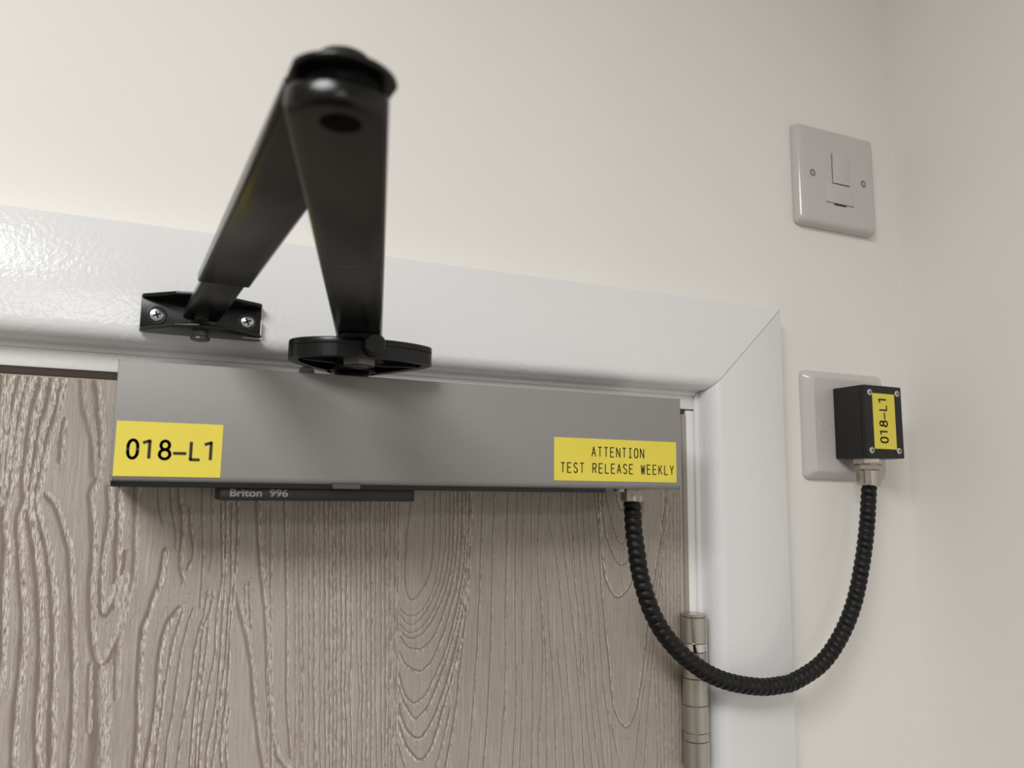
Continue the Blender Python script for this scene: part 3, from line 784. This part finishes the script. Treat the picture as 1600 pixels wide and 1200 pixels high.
# ------------------------------------------------------------------ plates on the wall
def square_plate(x, z, prof, parent, name='face_plate', size=.086, r=.0055):
    """prof: (inset, y) rings from the wall outwards"""
    bm = bmesh.new(); rings = []
    for ins_, y in prof:
        h = size/2-ins_; rr = max(.0012, r-ins_*.5)
        pts_ = roundpoly([(x+size/2-h, z-size/2-h), (x+size/2+h, z-size/2-h), (x+size/2+h, z-size/2+h), (x+size/2-h, z-size/2+h)], rr, 6)
        rings.append([bm.verts.new((a, y, b_)) for a, b_ in pts_])
    for A, B in zip(rings, rings[1:]):
        for k in range(len(A)): bm.faces.new((A[k], A[(k+1) % len(A)], B[(k+1) % len(A)], B[k]))
    bm.faces.new(rings[0]); bm.faces.new(rings[-1])
    return finish(bm, name, M_PLATE, parent, 50)
spur = thing('fused_switch', 'white square wall plate with rocker switch and fuse holder, above the black box', 'switch', (.043, 0, -.086))
pl = square_plate(0, 0, [(.0004, 0), (0, -.0006), (0, -.0030), (.0005, -.0056), (.0014, -.0072), (.0028, -.0084), (.0044, -.0089), (.0056, -.0090)], spur)
bm = bmesh.new()
# rocker: top stands proud, bottom is pressed in
rx0, rx1, rz0, rz1 = .0362, .0548, -.0476, -.0224
vs = {}
for zz, pr in ((rz1, .0042), (-.0335, .0022), (rz0, .0012)):
    for xx, sx in ((rx0, 0), (rx0+.0042, 1), (rx1-.0024, 1), (rx1, 0)):
        vs[(xx, zz)] = bm.verts.new((xx, -.0088-(pr if sx else pr*.45), zz))
xs4 = (rx0, rx0+.0042, rx1-.0024, rx1); zs3 = (rz1, -.0335, rz0)
for i in range(3):
    for j in range(2):
        bm.faces.new((vs[(xs4[i], zs3[j])], vs[(xs4[i+1], zs3[j])], vs[(xs4[i+1], zs3[j+1])], vs[(xs4[i], zs3[j+1])]))
bnd = [(xx, rz1) for xx in xs4] + [(rx1, -.0335), (rx1, rz0)] + [(xx, rz0) for xx in xs4[2::-1]] + [(rx0, -.0335)]
backv = [bm.verts.new((xx, -.0070, zz)) for xx, zz in bnd]
for i in range(len(bnd)):
    k = (i+1) % len(bnd)
    bm.faces.new((vs[bnd[i]], vs[bnd[k]], backv[k], backv[i]))
bm.faces.new(backv)
finish(bm, 'rocker', M_PLATE, spur, 30)
bm = bmesh.new(); box(bm, rx0-.0006, rx1+.0003, -.00902, -.0085, rz0-.0006, rz1+.0002); finish(bm, 'rocker_gap_shade', M_SLOT_SHADE, spur)  # flat sheet behind the rocker, painting the shade of its gap
bm = bmesh.new(); box(bm, .0278, .0586, -.00945, -.0085, -.0650, -.0521, .0003); fh = finish(bm, 'fuse_holder', M_PLATE, spur)
bm = bmesh.new(); box(bm, .0278, .0586, -.00906, -.0085, -.0655, -.0650); box(bm, .0366, .0498, -.00908, -.0085, -.0668, -.0650); finish(bm, 'pry_slot_shade', M_SLOT_SHADE, fh)  # slot under the holder is flat strips, its shade painted dark
for x in (.0146, .0708):
    bm = bmesh.new(); lathe(bm, (x, -.00905, -.0426), (0, -1, 0), [(.0027, -.0002), (.0031, .0002), (.0036, .0001), (.0036, -.0006), (.0027, -.0006)], 32); finish(bm, 'screw_seat', M_PLATE, spur)
    bm = bmesh.new(); lathe(bm, (x, -.00902, -.0426), (0, -1, 0), [(0, 0), (.0029, 0), (.0029, -.0005), (0, -.0005)], 28); finish(bm, 'screw_well_shade', M_SLOT_SHADE, spur)  # flat disc painting the shade of the sunken hole round the screw
    bm = bmesh.new(); lathe(bm, (x, -.00903, -.0426), (0, -1, 0), [(0, -.0002), (.0022, -.0002), (.0022, .0001), (.0015, .00025), (0, .0003)], 24)
    box(bm, x-.0018, x+.0018, -.00945, -.0092, -.04285, -.04235); finish(bm, 'plate_screw', M_ZINC, spur)

blank = thing('cable_outlet_plate', 'white square wall plate behind the black box, right of the architrave', 'wall plate', (.043, 0, -.2922))
pl = square_plate(-.0005, -.2062, [(.0004, 0), (0, -.0006), (0, -.0022), (.0006, -.0034), (.0056, -.0086), (.0064, -.0090), (.0072, -.0090)], blank)
bm = bmesh.new(); lathe(bm, (.0146, -.009, -.2498), (0, -1, 0), [(.0030, .0001), (.0036, .0004), (.0042, .0001), (.0042, -.0006), (.0030, -.0006)], 32); finish(bm, 'screw_cap', M_PLATE, blank)

# ------------------------------------------------------------------ black terminal box
tb = thing('terminal_box', 'small black plastic box with four lid screws on the lower wall plate', 'box', (.045, -.024, -.2760))
BX0, BX1, BY0, BY1, BZ0, BZ1 = .0256, .0648, -.0392, -.0090, -.2760, -.2207
bm = bmesh.new(); box(bm, BX0, BX1, BY0+.0042, BY1, BZ0, BZ1, .0006, 2); finish(bm, 'housing', M_BOX, tb)
bm = bmesh.new(); box(bm, BX0+.0001, BX1-.0001, BY0, BY0+.0041, BZ0+.0001, BZ1-.0001, .0006, 2); lid = finish(bm, 'lid', M_BOX, tb)
for x, z in ((.0312, -.2265), (.0600, -.2260), (.0306, -.2705), (.0591, -.2702)):
    pozi((x, BY0-.0001, z), (0, -1, 0), .0024, lid, 'lid_screw', M_WHITESCREW, h=.0007)
st = sticker(tb, .0338, .0569, -.2692, -.2269, BY0)
st['label'] = 'yellow sticker reading 018–L1 upright on the box lid'
bx, bz = .0486, -.2648
finish(code(lambda a, b_: (bx - b_, BY0-.00026, bz + a), 0, 0, .90), 'lettering', M_INK, st)
